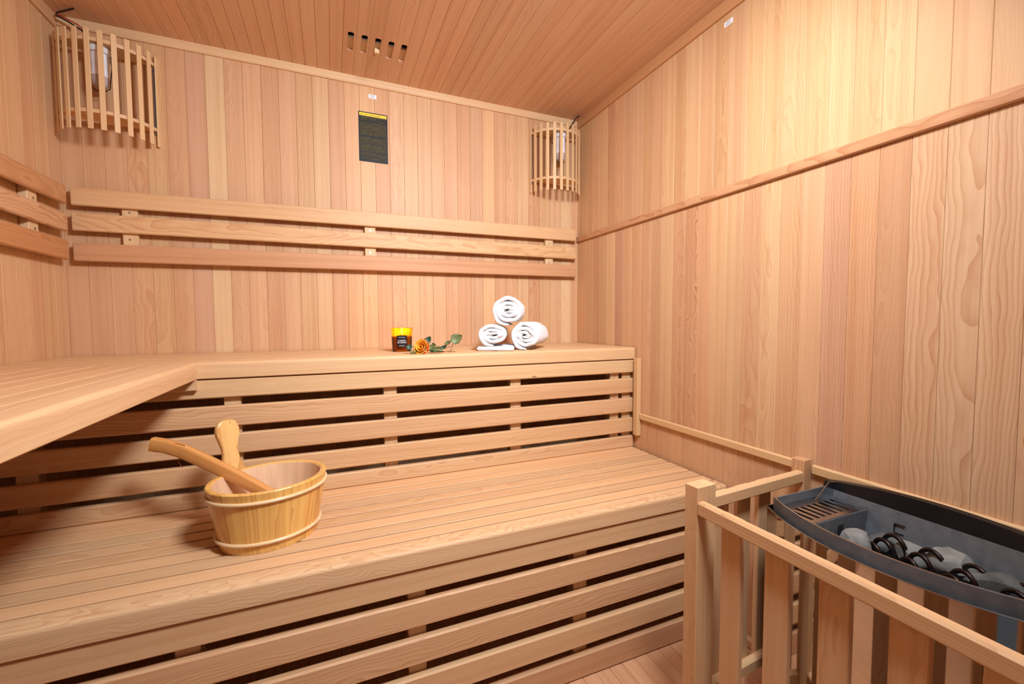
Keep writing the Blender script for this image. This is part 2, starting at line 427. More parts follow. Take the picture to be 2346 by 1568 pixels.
# ceiling boards run from the back wall to the front; five of them carry a vent slot
ceiling = backing('ceiling', (-0.05, YF - 0.05, H + 0.075), (W + 0.05, 0.05, H + 0.115))
def slotted_plank(x0, x1, sx, y0, y1):
    hw = 0.0100; r = 0.006
    hole = []
    for cx_, cy_, a0 in ((sx + hw - r, y1 - r, 0), (sx - hw + r, y1 - r, PI / 2), (sx - hw + r, y0 + r, PI), (sx + hw - r, y0 + r, 1.5 * PI)):
        hole += arc_pts(cx_, cy_, r, a0, a0 + PI / 2, 4)
    outer = [(x1, 0.0), (x0, 0.0), (x0, YF), (x1, YF)]
    bm = bmesh.new()
    rings = []
    for z in (H, H + 0.005):
        ov = [bm.verts.new((p[0], p[1], z)) for p in outer]; hv = [bm.verts.new((p[0], p[1], z)) for p in hole]
        es = []
        for vv in (ov, hv):
            for i in range(len(vv)): es.append(bm.edges.new((vv[i], vv[(i + 1) % len(vv)])))
        bmesh.ops.triangle_fill(bm, use_beauty=True, use_dissolve=False, edges=es)
        rings.append((ov, hv))
    for k in range(2):
        A, B = rings[0][k], rings[1][k]
        for i in range(len(A)): bm.faces.new((A[i], A[(i + 1) % len(A)], B[(i + 1) % len(A)], B[i]))
    bmesh.ops.recalc_face_normals(bm, faces=bm.faces)
    M = frame(((x0 + x1) / 2, YF / 2, H + 0.0025), AX['y'], -AX['x'])
    bmesh.ops.transform(bm, matrix=M.inverted(), verts=bm.verts)
    me = bpy.data.meshes.new('plank'); bm.to_mesh(me); bm.free()
    return link('plank', me, 'ceiling_wood', ceiling, M, tint((0.71, 0.465, 0.36), 0.03, 0.3))
slots = [0.8985 + 0.0455 * k for k in range(5)]
for a, b in edges(0.389, 0.044, 0.0, W):
    sx = [s for s in slots if a < s < b]
    if sx: slotted_plank(a + G, b - G, sx[0], -0.286, -0.181)
    else: board('plank', (a + G, YF, H), (b - G, 0.0, H + TP), 'y', ceiling, tint((0.71, 0.465, 0.36), 0.05), 0.0012, 'ceiling_wood')

floor = backing('floor', (-0.05, YF - 0.05, -0.06), (W + 0.05, 0.05, -TP - 0.0005))
for a, b in edges(1.441, 0.0445, 0.0, W):
    board('floor_plank', (a + G, YF, -TP), (b - G, 0.0, 0.0), 'y', floor, tint((0.60, 0.345, 0.225), 0.05), 0.0016, 'floor_wood')

# trims
tn = [0]
def trim(o):
    tn[0] += 1; o.name = 'trim_%d' % tn[0]; WM[o.name] = o.matrix_basis.copy()
    return structure(o)
def ceil_profile(d, h, s):
    return [(0, H), (s * d, H), (s * d, H - h * 0.55), (s * d * 0.85, H - h * 0.8), (s * d * 0.55, H - h), (0, H - h)]
trim(prism('trim', 'x', 0.0125, W - 0.0125, ceil_profile(0.0125, 0.0285, -1), color=tint((0.70, 0.475, 0.31), 0.02, 0.1)))
trim(prism('trim', 'y', YF, -0.0, [(W + u, v) for u, v in ceil_profile(0.0125, 0.038, -1)], color=tint(ORANGE, 0.02, 0.3)))
trim(prism('trim', 'y', YF, -0.0, [(u, v) for u, v in ceil_profile(0.0125, 0.034, 1)], color=tint(None, 0.02, 0.2)))
trim(board('trim', (W - 0.010, YF, 1.3990), (W, -0.004, 1.4275), 'y', None, tint((0.60, 0.345, 0.215), 0.02, 0.8), 0.003))
trim(board('trim', (W - 0.012, -1.148, 0.595), (W, -0.503, 0.6215), 'y', None, tint(HONEY, 0.02, 0.12), 0.004))
trim(board('trim', (W - 0.012, YF, 0.595), (W, -1.190, 0.6215), 'y', None, tint(HONEY, 0.02, 0.12), 0.004))
trim(board('trim', (W - 0.020, -0.502, 0.527), (W, -0.473, 0.846), 'z', None, tint(HONEY, 0.02, 0.15), 0.003))
structure(board('baseboard_right', (W - 0.018, YF, 0.0), (W, -0.935, 0.030), 'y', None, tint(None, 0.03), 0.004))

# ------------------------------------------------------------------ benches
def front_profile(yf, z1, h, depth, r):
    """front slat: rounded upper front edge; (horizontal, z), front towards -"""
    p = [(yf + depth, z1 - h), (yf + depth, z1 - 0.002), (yf + depth - 0.002, z1)]
    p += arc_pts(yf + r, z1 - r, r, PI / 2, PI, 6)
    p += [(yf, z1 - h + 0.002), (yf + 0.002, z1 - h)]
    return p

# upper bench along the back wall
ub = thing('upper_bench', 'upper slatted bench along the back wall holding candle and towels', 'bench', (W / 2, -0.23, ZU - 0.05))
xr = W - 0.006
ys = [-0.003 - 0.0512 * k for k in range(9)]
for k in range(8):
    board('slat', (0.003, ys[k + 1] + 0.0033, ZU - 0.026), (xr, ys[k] - 0.0033, ZU), 'x', ub, tint((0.665, 0.425, 0.260), 0.07), 0.001)
prism('front_slat', 'x', 0.003, xr, front_profile(-DU, ZU, 0.048, -0.4126 + DU - 0.003, 0.010), 'softwood', ub, tint((0.665, 0.425, 0.262), 0.02, 0.35), True)
for x in (0.08, 0.54, 0.99, 1.445, 1.90):
    board('bearer', (x - 0.02, -0.409, ZU - 0.070), (x + 0.02, -0.004, ZU - 0.0262), 'y', ub, tint(), 0.002)

# side bench along the left wall
sb = thing('side_bench', 'upper side bench along the left wall with lengthwise slats', 'bench', (0.23, -1.25, ZU - 0.05))
xs = [0.003, 0.037, 0.0885, 0.140, 0.1915, 0.243, 0.2945, 0.346, 0.3975]
for k in range(8):
    board('slat', (xs[k] + (0.0022 if k else 0), YF + 0.02, ZU - 0.026), (xs[k + 1] - 0.0022, -DU - 0.002, ZU), 'y', sb, tint((0.665, 0.425, 0.265), 0.08), 0.001)
pr = [(2 * XL - 0.0 - (u + XL + XL), v) for u, v in front_profile(-XL, ZU, 0.048, 0.0625, 0.010)]
pr = [(-u, v) for u, v in front_profile(-XL, ZU, 0.048, 0.0625, 0.010)]
prism('front_slat', 'y', YF + 0.02, -DU - 0.001, pr, 'softwood', sb, tint((0.69, 0.465, 0.305), 0.01, 0.3), True)
for y in (-0.9, -1.45, -2.0):
    board('bearer', (0.004, y - 0.02, ZU - 0.070), (0.396, y + 0.02, ZU - 0.0262), 'x', sb, tint(), 0.002)
prism('support_cleat', 'x', 0.003, XL - 0.001, [(-0.4613, 0.811), (-0.4765, 0.811), (-0.4795, 0.814), (-0.4795, 0.8415), (-0.4613, 0.8415)], 'softwood', sb, tint((0.62, 0.41, 0.27), 0.02, 0.2))

# slatted skirts under the two benches
def skirt(name, label, yfront, rails, posts, loc, ztop, cols):
    t = thing(name, label, 'bench skirt', loc)
    for (z0, z1), c in zip(rails, cols):
        board('rail', (0.003, yfront, z0), (xr, yfront + 0.020, z1), 'x', t, c, 0.0035)
    for x in posts:
        board('post', (x, yfront + 0.0202, rails[-1][0]), (x + 0.043, yfront + 0.056, ztop), 'z', t, tint((0.67, 0.45, 0.29), 0.03, 0.2), 0.002)
    return t
skirt('bench_skirt', 'slatted skirt of five rails between upper and lower bench', -0.461,
      [(0.785, 0.839), (0.7005, 0.7613), (0.619, 0.6785), (0.535, 0.5946), (0.4715, 0.518)], (0.066, 0.518, 0.967, 1.423, 1.870, xr - 0.044), (1.0, -0.44, 0.471), 0.819,
      [tint((0.66, 0.43, 0.262), 0.02, 0.15), tint((0.655, 0.415, 0.262), 0.01, 0.75), tint((0.645, 0.405, 0.255), 0.02, 0.35), tint((0.66, 0.425, 0.265), 0.02, 0.4), tint((0.64, 0.405, 0.255), 0.02, 0.6)])

lb = thing('lower_bench', 'lower slatted bench carrying the wooden bucket', 'bench', (W / 2, -0.69, ZL - 0.05))
yj = [-0.4400, -0.518, -0.569, -0.6205, -0.6715, -0.7225, -0.774, -0.825, -0.875]
for k in range(8):
    board('slat', (0.003, yj[k + 1] + 0.0036, ZL - 0.026), (xr - 0.004, yj[k] - 0.0036, ZL), 'x', lb, tint((0.655, 0.415, 0.258), 0.085), 0.0016)
prism('front_slat', 'x', 0.003, xr, front_profile(-DL, ZL, 0.048, DL - 0.8775, 0.010), 'tight_flame', lb, tint((0.68, 0.445, 0.285), 0.01, 0.55), True)
for x in (0.10, 0.545, 0.99, 1.44, 1.93):
    board('bearer', (x - 0.02, -0.858, ZL - 0.070), (x + 0.02, -0.460, ZL - 0.0262), 'y', lb, tint(), 0.002)
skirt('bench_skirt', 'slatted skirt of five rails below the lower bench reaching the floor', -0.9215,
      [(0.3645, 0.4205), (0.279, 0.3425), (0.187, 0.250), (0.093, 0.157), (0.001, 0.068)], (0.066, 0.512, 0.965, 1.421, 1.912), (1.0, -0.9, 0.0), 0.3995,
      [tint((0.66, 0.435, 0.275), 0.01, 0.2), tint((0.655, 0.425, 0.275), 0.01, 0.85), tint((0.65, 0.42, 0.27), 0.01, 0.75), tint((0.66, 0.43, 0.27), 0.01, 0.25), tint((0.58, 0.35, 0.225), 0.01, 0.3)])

# ------------------------------------------------------------------ backrests
br_ = thing('backrest', 'long three-rail backrest on the back wall above the upper bench', 'backrest', (1.0, 0, 1.21))
for (za, zb, hgt), c in zip(((1.4185, 1.4285, 0.0580), (1.3365, 1.3390, 0.0590), (1.2370, 1.2505, 0.0600)), (tint((0.665, 0.430, 0.265), 0.01, 0.2), tint((0.675, 0.44, 0.27), 0.01, 0.7), tint((0.575, 0.325, 0.20), 0.01, 0.3))):
    beam('rail', (0.033, -0.0291, za), (1.951, -0.0291, zb), (0, 0, 1), hgt, 0.0138, br_, c, 0.003)
def screw(p, n, parent):
    p = Vector(p); n = Vector(n)
    z = n.normalized(); x = z.orthogonal().normalized(); M = frame(p, x, z.cross(x))
    bm = bmesh.new()
    bmesh.ops.create_cone(bm, cap_ends=True, segments=14, radius1=0.0042, radius2=0.0036, depth=0.0016)
    for a in (0, PI / 2):
        bmesh.ops.create_cube(bm, size=1.0, matrix=Matrix.Translation((0, 0, 0.0008)) @ Matrix.Rotation(a, 4, 'Z') @ Matrix.Diagonal((0.005, 0.001, 0.0007, 1)))
    if 'screw' not in MESH:
        me = bpy.data.meshes.new('screw'); bm.to_mesh(me); me.materials.append(MAT['screw_metal']); MESH['screw'] = me
    bm.free()
    return link('screw', MESH['screw'], None, parent, M)
for x in (0.159, 0.948, 1.785):
    c = board('cleat', (x, -0.0220, 1.222), (x + 0.043, -0.0002, 1.438), 'z', br_, tint((0.69, 0.47, 0.30), 0.02, 0.15), 0.002)
    screw((x + 0.022, -0.0226, 1.380), (0, -1, 0), c); screw((x + 0.020, -0.0226, 1.288), (0, -1, 0), c)
bl_ = thing('backrest', 'three-rail orange-brown backrest on the left wall above the side bench', 'backrest', (0, -1.0, 1.2))
for (z0, z1), c in zip(((1.384, 1.4430), (1.2965, 1.353), (1.206, 1.2685)), (tint((0.545, 0.29, 0.155), 0.01, 0.6), tint((0.63, 0.39, 0.245), 0.01, 0.9), tint((0.555, 0.285, 0.145), 0.01, 0.5))):
    board('rail', (0.0222, -1.95, z0), (0.036, -0.064, z1), 'y', bl_, c, 0.004)
for y in (-0.232, -1.05, -1.85):
    c = board('cleat', (0.0002, y, 1.215), (0.0220, y + 0.045, 1.428), 'z', bl_, tint((0.66, 0.45, 0.29), 0.02, 0.15), 0.002)
    screw((0.0226, y + 0.026, 1.366), (1, 0, 0), c); screw((0.0226, y + 0.026, 1.278), (1, 0, 0), c)

# ------------------------------------------------------------------ heater guard fence
gf = thing('heater_guard', 'low wooden guard fence with vertical balusters around the heater', 'fence', (1.576, -1.195, 0.0))
ZP = 0.633
FC = lambda r=0.25: tint((0.665, 0.430, 0.265), 0.03, r)
PA = Vector((1.576, -1.195, 0)); PB = Vector((1.9615, -1.169, 0))
ux = (PB - PA).normalized(); uy = Vector((-ux.y, ux.x, 0))
# corner post: two laths side by side
pl = None
for s in (-0.0147, 0.0147):
    q = PA + ux * s
    o = beam('post', q, q + Vector((0, 0, ZP)), uy, 0.035, 0.0292, gf, FC(), 0.0012)
    pl = pl or o
screw((1.5608, -1.198, 0.555), (-1, 0, 0), pl)
qB = PB; beam('post', qB, qB + Vector((0, 0, ZP)), uy, 0.033, 0.033, gf, tint((0.62, 0.385, 0.24), 0.02, 0.9), 0.0015)
PE = PA + Vector((-0.012, -0.80, 0))
beam('post', PE, PE + Vector((0, 0, ZP)), ux, 0.035, 0.035, gf, FC(), 0.0015)
# arm to the wall
y1 = -0.006
for z0, z1 in ((0.574, 0.605), (0.128, 0.159)):
    a = PA + ux * 0.0296 + uy * y1; b = PB - ux * 0.0168 + uy * y1
    beam('rail', a + Vector((0, 0, (z0 + z1) / 2)), b + Vector((0, 0, (z0 + z1) / 2)), (0, 0, 1), z1 - z0, 0.020, gf, FC(), 0.004)
for k in range(3):
    p = PA + ux * (0.081 + 0.0805 * k) + uy * (y1 + 0.0165)
    beam('baluster', p + Vector((0, 0, 0.115)), p + Vector((0, 0, 0.597)), ux, 0.0475, 0.0125, gf, tint((0.64, 0.405, 0.255), 0.05), 0.0015)
# arm towards the room
dv = (PE - PA).normalized(); dn = Vector((-dv.y, dv.x, 0))   # dn points to +x
for z0, z1 in ((0.572, 0.603), (0.128, 0.159)):
    a = PA + dv * 0.0180 - ux * 0.0190; b = PE - dv * 0.0180 + Vector((-0.0, 0, 0)) - ux * 0.0190 * 0.4
    beam('rail', a + Vector((0, 0, (z0 + z1) / 2)), b + Vector((0, 0, (z0 + z1) / 2)), (0, 0, 1), z1 - z0, 0.021, gf, tint((0.66, 0.425, 0.262), 0.02, 0.5), 0.004)
for k in range(7):
    p = Vector((PA.x, PA.y, 0)) - ux * 0.0190 + Vector((0.0175 - 0.0006 * k, -0.087 - 0.1 * k, 0))
    if p.y < PE.y + 0.03: break
    beam('baluster', p + Vector((0, 0, 0.115)), p + Vector((0, 0, 0.595)), (0, 1, 0), 0.0475, 0.0125, gf, tint((0.655, 0.42, 0.27), 0.03), 0.0015)

# ------------------------------------------------------------------ sauna heater
HY = -1.460; HH = 0.221; XCC = 2.056; RAD = 0.388; YA = HY + HH; YB = HY - HH
def fx(y, off=0.0): return XCC - math.sqrt((RAD - off) ** 2 - (y - HY) ** 2)
ht = thing('sauna_heater', 'wall-mounted electric sauna heater with curved mirror-steel front and open stone bowl', 'heater', (1.83, HY, 0.13))
NS = 28
def curved_sheet(name, off0, off1, z0, z1, ya, yb, mat, th=0.002, lean=0.0):
    V = []; F = []
    for i in range(NS + 1):
        y = ya + (yb - ya) * i / NS
        V += [(fx(y, off0) + lean, y, z0), (fx(y, off1), y, z1), (fx(y, off1 + th), y, z1), (fx(y, off0 + th) + lean, y, z0)]
    for i in range(NS):
        for k in range(4):
            F.append((i * 4 + k, i * 4 + (k + 1) % 4, i * 4 + 4 + (k + 1) % 4, i * 4 + 4 + k))
    F += [(0, 1, 2, 3), tuple(NS * 4 + k for k in (3, 2, 1, 0))]
    return mesh_obj(name, V, F, mat, ht, None, None, True, math.radians(35))
def sheet(name, lo, hi, mat, parent=None, ch=0.0004):
    lo = Vector(lo); hi = Vector(hi); d = hi - lo
    return link(name, board_mesh(d.x, d.y, d.z, ch, mat), None, parent or ht, Matrix.Translation((lo + hi) / 2))
curved_sheet('front_panel', 0.0, 0.0, 0.130, 0.570, YA, YB + 0.03, 'mirror_steel')
curved_sheet('front_panel_edge', -0.002, -0.002, 0.130, 0.570, YB + 0.0295, YB + 0.019, 'bright_steel', 0.004)
sheet('side_panel', (fx(YA) + 0.002, YA - 0.002, 0.13), (1.960, YA, 0.572), 'dark_steel')
sheet('side_panel', (fx(YB) + 0.002, YB, 0.13), (1.960, YB + 0.002, 0.572), 'dark_steel')
sheet('back_panel', (1.9595, YB, 0.13), (1.9790, YA, 0.586), 'dark_steel')
sheet('base_panel', (1.70, YB + 0.03, 0.132), (1.958, YA - 0.03, 0.136), 'dark_steel')
# inner liner: rim band, end walls, bowl walls
curved_sheet('rim_band', 0.010, 0.010, 0.470, 0.596, YA - 0.012, YB + 0.012, 'galvanized', 0.003)
sheet('liner_end', (fx(YA, 0.010) + 0.004, YA - 0.015, 0.545), (1.925, YA - 0.012, 0.594), 'galvanized')
sheet('liner_end', (fx(YB, 0.010) + 0.004, YB + 0.012, 0.545), (1.925, YB + 0.015, 0.594), 'galvanized')
mesh_obj('bowl_back', [(1.930, YA - 0.012, 0.589), (1.930, YB + 0.012, 0.589), (1.900, YB + 0.012, 0.462), (1.900, YA - 0.012, 0.462),
                       (1.933, YA - 0.012, 0.589), (1.933, YB + 0.012, 0.589), (1.903, YB + 0.012, 0.462), (1.903, YA - 0.012, 0.462)],
         [(0, 1, 2, 3), (4, 5, 6, 7), (0, 1, 5, 4), (1, 2, 6, 5), (2, 3, 7, 6), (3, 0, 4, 7)], 'galvanized', ht)
YT = YA - 0.104
sheet('bowl_end', (1.700, YT - 0.002, 0.462), (1.924, YT, 0.573), 'galvanized')
sheet('bowl_floor', (1.700, YB + 0.016, 0.470), (1.900, YT - 0.002, 0.486), 'dark_steel')
for zz, oo in ((0.596, 0.0115), (0.5705, 0.0005)):
    tube('rim_highlight', [(fx(YA - 0.012 + (YB - YA + 0.024) * i / NS, oo), YA - 0.012 + (YB - YA + 0.024) * i / NS, zz) for i in range(NS + 1)], 0.0013, 'bright_steel', ht, 6)  # thin bright tubes added to draw the highlight along the rim edges
# slotted tray
V = []; F = []
def addbox(V, F, lo, hi):
    b = len(V)
    V += [(x, y, z) for x in (lo[0], hi[0]) for y in (lo[1], hi[1]) for z in (lo[2], hi[2])]
    F += [tuple(b + i for i in f) for f in ((0, 1, 3, 2), (4, 6, 7, 5), (0, 4, 5, 1), (2, 3, 7, 6), (0, 2, 6, 4), (1, 5, 7, 3))]
x0 = 1.738; nsl = 9; px_ = (1.922 - x0) / nsl
for k in range(nsl):
    addbox(V, F, (x0 + px_ * k, YT + 0.012, 0.5730), (x0 + px_ * k + px_ * 0.60, YA - 0.040, 0.5745))
addbox(V, F, (1.708, YT, 0.5728), (1.924, YT + 0.012, 0.5747))
addbox(V, F, (1.738, YA - 0.040, 0.5728), (1.924, YA - 0.0155, 0.5747))
mesh_obj('slotted_tray', V, F, 'bright_steel', ht)
sheet('tray_shade', (1.745, YT + 0.001, 0.553), (1.92, YA - 0.016, 0.555), 'black_void')  # black sheet standing in for the shade below the tray slots
# punched openings in the bowl walls
sheet('punched_hole', (1.816, YT - 0.0032, 0.536), (1.834, YT - 0.0019, 0.556), 'black_void')
for y in (-1.405, -1.640):
    xx = 1.930 - (0.589 - 0.553) * 0.2362
    sheet('punched_hole', (xx - 0.0042, y - 0.009, 0.545), (xx - 0.0012, y + 0.009, 0.5465), 'black_void')
    sheet('punched_hole', (xx - 0.0022, y - 0.009, 0.563), (xx + 0.0022, y + 0.009, 0.5645), 'black_void')
    sheet('punched_hole', (xx - 0.0036, y + 0.0075, 0.545), (xx + 0.0022, y + 0.009, 0.5645), 'black_void')
# rear hood, arched top edge
V = []; F = []
for i in range(NS + 1):
    y = YA - 0.002 + (YB - YA + 0.004) * i / NS
    zt = 0.601 + 0.022 * (1 - ((y - HY) / HH) ** 2)
    V += [(1.9335, y, 0.586), (1.9415, y, zt), (1.9575, y, zt + 0.001), (1.9575, y, 0.586)]
for i in range(NS):
    for k in range(4): F.append((i * 4 + k, i * 4 + (k + 1) % 4, i * 4 + 4 + (k + 1) % 4, i * 4 + 4 + k))
F += [(0, 1, 2, 3), tuple(NS * 4 + k for k in (3, 2, 1, 0))]
mesh_obj('rear_hood', V, F, 'black_enamel', ht, None, None, True, math.radians(35))
for s, y in ((1, YA - 0.030), (-1, YB + 0.028)):
    P_ = [(1.862, 0.5745), (1.932, 0.5745), (1.943, 0.607), (1.912, 0.611)]
    V = [(u, y, v) for u, v in P_] + [(u, y + 0.002, v) for u, v in P_]
    mesh_obj('hood_end', V, [(0, 1, 2, 3), (7, 6, 5, 4), (0, 1, 5, 4), (1, 2, 6, 5), (2, 3, 7, 6), (3, 0, 4, 7)], 'bright_steel', ht)
# heating element loops rising between the stones
for (ex, ey) in ((1.838, -1.415), (1.836, -1.475), (1.838, -1.535), (1.840, -1.598)):
    for k, (dx, sc) in enumerate(((-0.030, 0.72), (-0.006, 0.86), (0.020, 1.0))):
        pts = []
        R_ = 0.024 * sc
        for i in range(15):
            a = PI * i / 14
            pts.append((ex + dx + 0.006 * math.cos(a), ey - 0.006 * k + R_ * math.cos(a), 0.520 + 0.043 * sc * math.sin(a) ** 0.8))
        pts = [(pts[0][0], pts[0][1], 0.465)] + pts + [(pts[-1][0], pts[-1][1], 0.465)]
        tube('heating_element', pts, 0.0042, 'element_steel', ht, 8, updir=(1, 0, 0))

# stones in the bowl
def stone(name, loc, r, sc, seed, mat, label, group=None):
    bm = bmesh.new(); bmesh.ops.create_icosphere(bm, subdivisions=3, radius=1.0)
    rs = random.Random(seed)
    planes = [(Vector((rs.gauss(0, 1), rs.gauss(0, 1), rs.gauss(0, 1))).normalized(), rs.uniform(0.62, 0.92)) for _ in range(9)]
    for v in bm.verts:
        p = v.co.normalized(); k = 1.0
        for n_, d in planes:
            q = p.dot(n_)
            if q > 0.05: k = min(k, d / q)
        k *= 1 + 0.05 * noise.noise(p * 3.1 + Vector((seed, 0, 0)))
        v.co = Vector((p.x * k * sc[0], p.y * k * sc[1], p.z * k * sc[2])) * r
    me = bpy.data.meshes.new('stone'); bm.to_mesh(me); bm.free()
    for p in me.polygons: p.use_smooth = True
    me.set_sharp_from_angle(angle=math.radians(32))
    M = Matrix.Translation(Vector(loc) + Vector((0, 0, 0.024))) @ Matrix.Rotation(rs.uniform(0, 6.28), 4, 'Z')
    o = link(name, me, mat, None, M)
    return tag(o, label, 'stone', group)
stone('sauna_stone', (1.806, -1.388, 0.512), 0.033, (1.15, 1.0, 1.0), 3, 'rock_light', 'pale grey angular stone at the tray end of the heater bowl', 'stones in the heater bowl')
stone('sauna_stone', (1.872, -1.452, 0.508), 0.029, (1.0, 1.1, 1.0), 5, 'rock_light', 'pale stone behind the second heating coil against the bowl back', 'stones in the heater bowl')
stone('sauna_stone', (1.874, -1.510, 0.515), 0.037, (0.8, 1.05, 0.95), 8, 'rock_light', 'tall peaked grey stone behind the middle heating coils', 'stones in the heater bowl')
stone('sauna_stone', (1.868, -1.585, 0.508), 0.046, (0.75, 1.15, 0.78), 12, 'rock_dark', 'large rounded dark stone behind the coil nearest the room side', 'stones in the heater bowl')
stone('sauna_stone', (1.876, -1.402, 0.506), 0.028, (0.8, 1.15, 0.85), 14, 'rock_dark', 'flat dark stone leaning on the bowl back beside the tray', 'stones in the heater bowl')
stone('sauna_stone', (1.866, -1.362, 0.497), 0.018, (1.1, 0.7, 1.0), 15, 'rock_dark', 'small dark stone wedged in the corner under the tray', 'stones in the heater bowl')
stone('sauna_stone', (1.762, -1.364, 0.498), 0.021, (1.1, 0.75, 1.0), 17, 'rock_dark', 'dark stone tucked under the tray edge by the front rim', 'stones in the heater bowl')
for k, (x, y, r, lab) in enumerate(((1.788, -1.447, 0.030, 'dark stone between the first and second coil counted from the tray'),
                                    (1.793, -1.507, 0.028, 'dark stone between the second and third coil counted from the tray'),
                                    (1.798, -1.569, 0.027, 'dark stone between the third and fourth coil counted from the tray'),
                                    (1.850, -1.643, 0.028, 'dark stone at the end of the bowl farthest from the tray'))):
    stone('sauna_stone', (x, y, 0.464 + r * 0.86), r, (1, 1, 0.95), 30 + k, 'rock_dark', lab, 'stones in the heater bowl')
for k, (x, y, r) in enumerate(((1.742, -1.42, 0.030), (1.730, -1.49, 0.030), (1.740, -1.555, 0.030), (1.765, -1.615, 0.030))):
    stone('sauna_stone', (x, y, 0.464 + r * 0.86), r, (1, 1, 0.95), 40 + k, 'rock_dark', 'dark grey stone packed low behind the curved front rim', 'stones behind the front rim')

# ------------------------------------------------------------------ corner lamps
def corner_lamp(label, mirror):
    X = (lambda x: W - x) if mirror else (lambda x: x)
    sg = -1 if mirror else 1
    A = Vector((0.268, -0.006, 0)); B = Vector((0.018, -0.046, 0))
    ch_ = (A - B); mid = (A + B) / 2; u = ch_.normalized(); nrm = Vector((u.y, -u.x, 0))   # towards the room
    half = math.radians(68); R_ = ch_.length / (2 * math.sin(half)); ctr = mid - nrm * (R_ * math.cos(half))
    def pt(a, r=0.0):
        q = ctr + (u * math.sin(a) + nrm * math.cos(a)) * (R_ + r)
        return Vector((X(q.x), q.y, 0))
    t = thing('corner_lamp', label, 'lamp', (X(0.14), -0.05, 1.62), 'slatted corner lamps')
    z0, z1 = (1.618, 1.928)
    NSL = 11
    for k in range(NSL):
        a = -half + 2 * half * k / (NSL - 1)
        p = pt(a); tg = (pt(a + 0.01) - pt(a - 0.01)).normalized()
        dz = 0.0
        beam('slat', p + Vector((0, 0, z0 + dz)), p + Vector((0, 0, z1 + dz)), tg, 0.0142, 0.004, t, tint((0.70, 0.475, 0.295), 0.03, 0.15), 0.0008)
    # two bowed hoops that carry the slats
    for zc, nm in ((1.898, 'top_hoop'), (1.676, 'bottom_hoop')):
        V = []; F = []; n = 24; hw = 0.0055
        for i in range(n + 1):
            a = -half + 2 * half * i / n
            po, pi_ = pt(a, -0.0024), pt(a, -0.0024)
            V += [(po.x, po.y, zc - hw), (po.x, po.y, zc + hw)]
        for i in range(n + 1):
            j = (i + 1) % (n + 1); F.append((2 * i, 2 * j, 2 * j + 1, 2 * i + 1))
        F += [tuple(2 * i for i in range(n, -1, -1)), tuple(2 * i + 1 for i in range(n + 1))]
        mesh_obj(nm, V, F, 'softwood', t, None, tint((0.68, 0.455, 0.29), 0.02, 0.1))
    a_, b_ = pt(half, -0.006), pt(half - 0.09, -0.008)
    beam('foil_strip', a_ + Vector((0, 0, 1.66)), a_ + Vector((0, 0, 1.89)), (b_ - a_), 0.010, 0.001, t, None, 0.0002, 'galvanized')
    # bulb on a porcelain base fixed under the top hoop, wire guard around it
    bx, by = X(0.137), -0.066
    lathe('lamp_base', [(0.0, 0.0), (0.030, 0.0), (0.033, 0.006), (0.033, 0.016), (0.024, 0.022), (0.0, 0.022)], (bx, by, 1.872), 'porcelain', t, cap=False)
    lathe('bulb', [(0.0, 0.0), (0.012, 0.002), (0.020, 0.010), (0.0225, 0.024), (0.0225, 0.036)], (bx, by, 1.765), 'bulb_cup', t, cap=False)
    lathe('bulb_sleeve', [(0.0225, 0.0), (0.0225, 0.036), (0.0216, 0.037), (0.0216, 0.038), (0.0225, 0.039), (0.0225, 0.071)], (bx, by, 1.801), 'bulb_glass', t, cap=False)
    beam('bulb_bracket', (bx, by + 0.025, 1.884), (bx, -0.0005, 1.884), (1, 0, 0), 0.03, 0.012, t, None, 0.001, 'porcelain')
    tube('guard_wire', [(bx + sg * 0.030, by, 1.872), (bx + sg * 0.031, by, 1.835), (bx + sg * 0.027, by, 1.80), (bx + sg * 0.024, by, 1.768), (bx + sg * 0.010, by, 1.757), (bx - sg * 0.012, by, 1.757), (bx - sg * 0.025, by, 1.770)], 0.0016, 'black_cable', t, 6, updir=(0, 1, 0))
    # cable from the ceiling corner
    if not mirror:
        tube('cable', [(0.082, -0.072, 1.999), (0.060, -0.062, 1.994), (0.030, -0.045, 1.990), (0.024, -0.040, 1.984), (0.050, -0.038, 1.974), (0.085, -0.036, 1.955), (0.112, -0.045, 1.91), (0.118, -0.05, 1.893)], 0.0026, 'black_cable', t, 6)
        tube('cable', [(0.030, -0.042, 1.986), (0.052, -0.043, 1.9775), (0.078, -0.044, 1.966), (0.100, -0.050, 1.947), (0.113, -0.055, 1.893)], 0.0020, 'red_cable', t, 6)
    else:
        tube('cable', [(W - 0.030, -0.060, 1.999), (W - 0.045, -0.058, 1.990), (W - 0.066, -0.052, 1.958), (W - 0.085, -0.050, 1.925), (W - 0.100, -0.05, 1.893)], 0.0028, 'black_cable', t, 6)
    return t
corner_lamp('slatted wooden corner lamp by the left wall with red and black wires above', False)
corner_lamp('slatted wooden corner lamp in the far right corner with a single black cable', True)

# ------------------------------------------------------------------ ceiling vent slider
vt = thing('vent_slider', 'sliding wooden vent board behind five ceiling slots', 'vent', (0.99, -0.20, H + TP))
board('slider_board', (0.8745, -0.247, H + 0.0054), (1.0925, -0.150, H + 0.0130), 'y', vt, tint((0.60, 0.40, 0.28), 0.01, 0.1), 0.0008)
board('slider_knob', (0.9810, -0.222, H - 0.012), (0.9980, -0.204, H + 0.0053), 'z', vt, tint(PALE, 0.01, 0.1), 0.002)

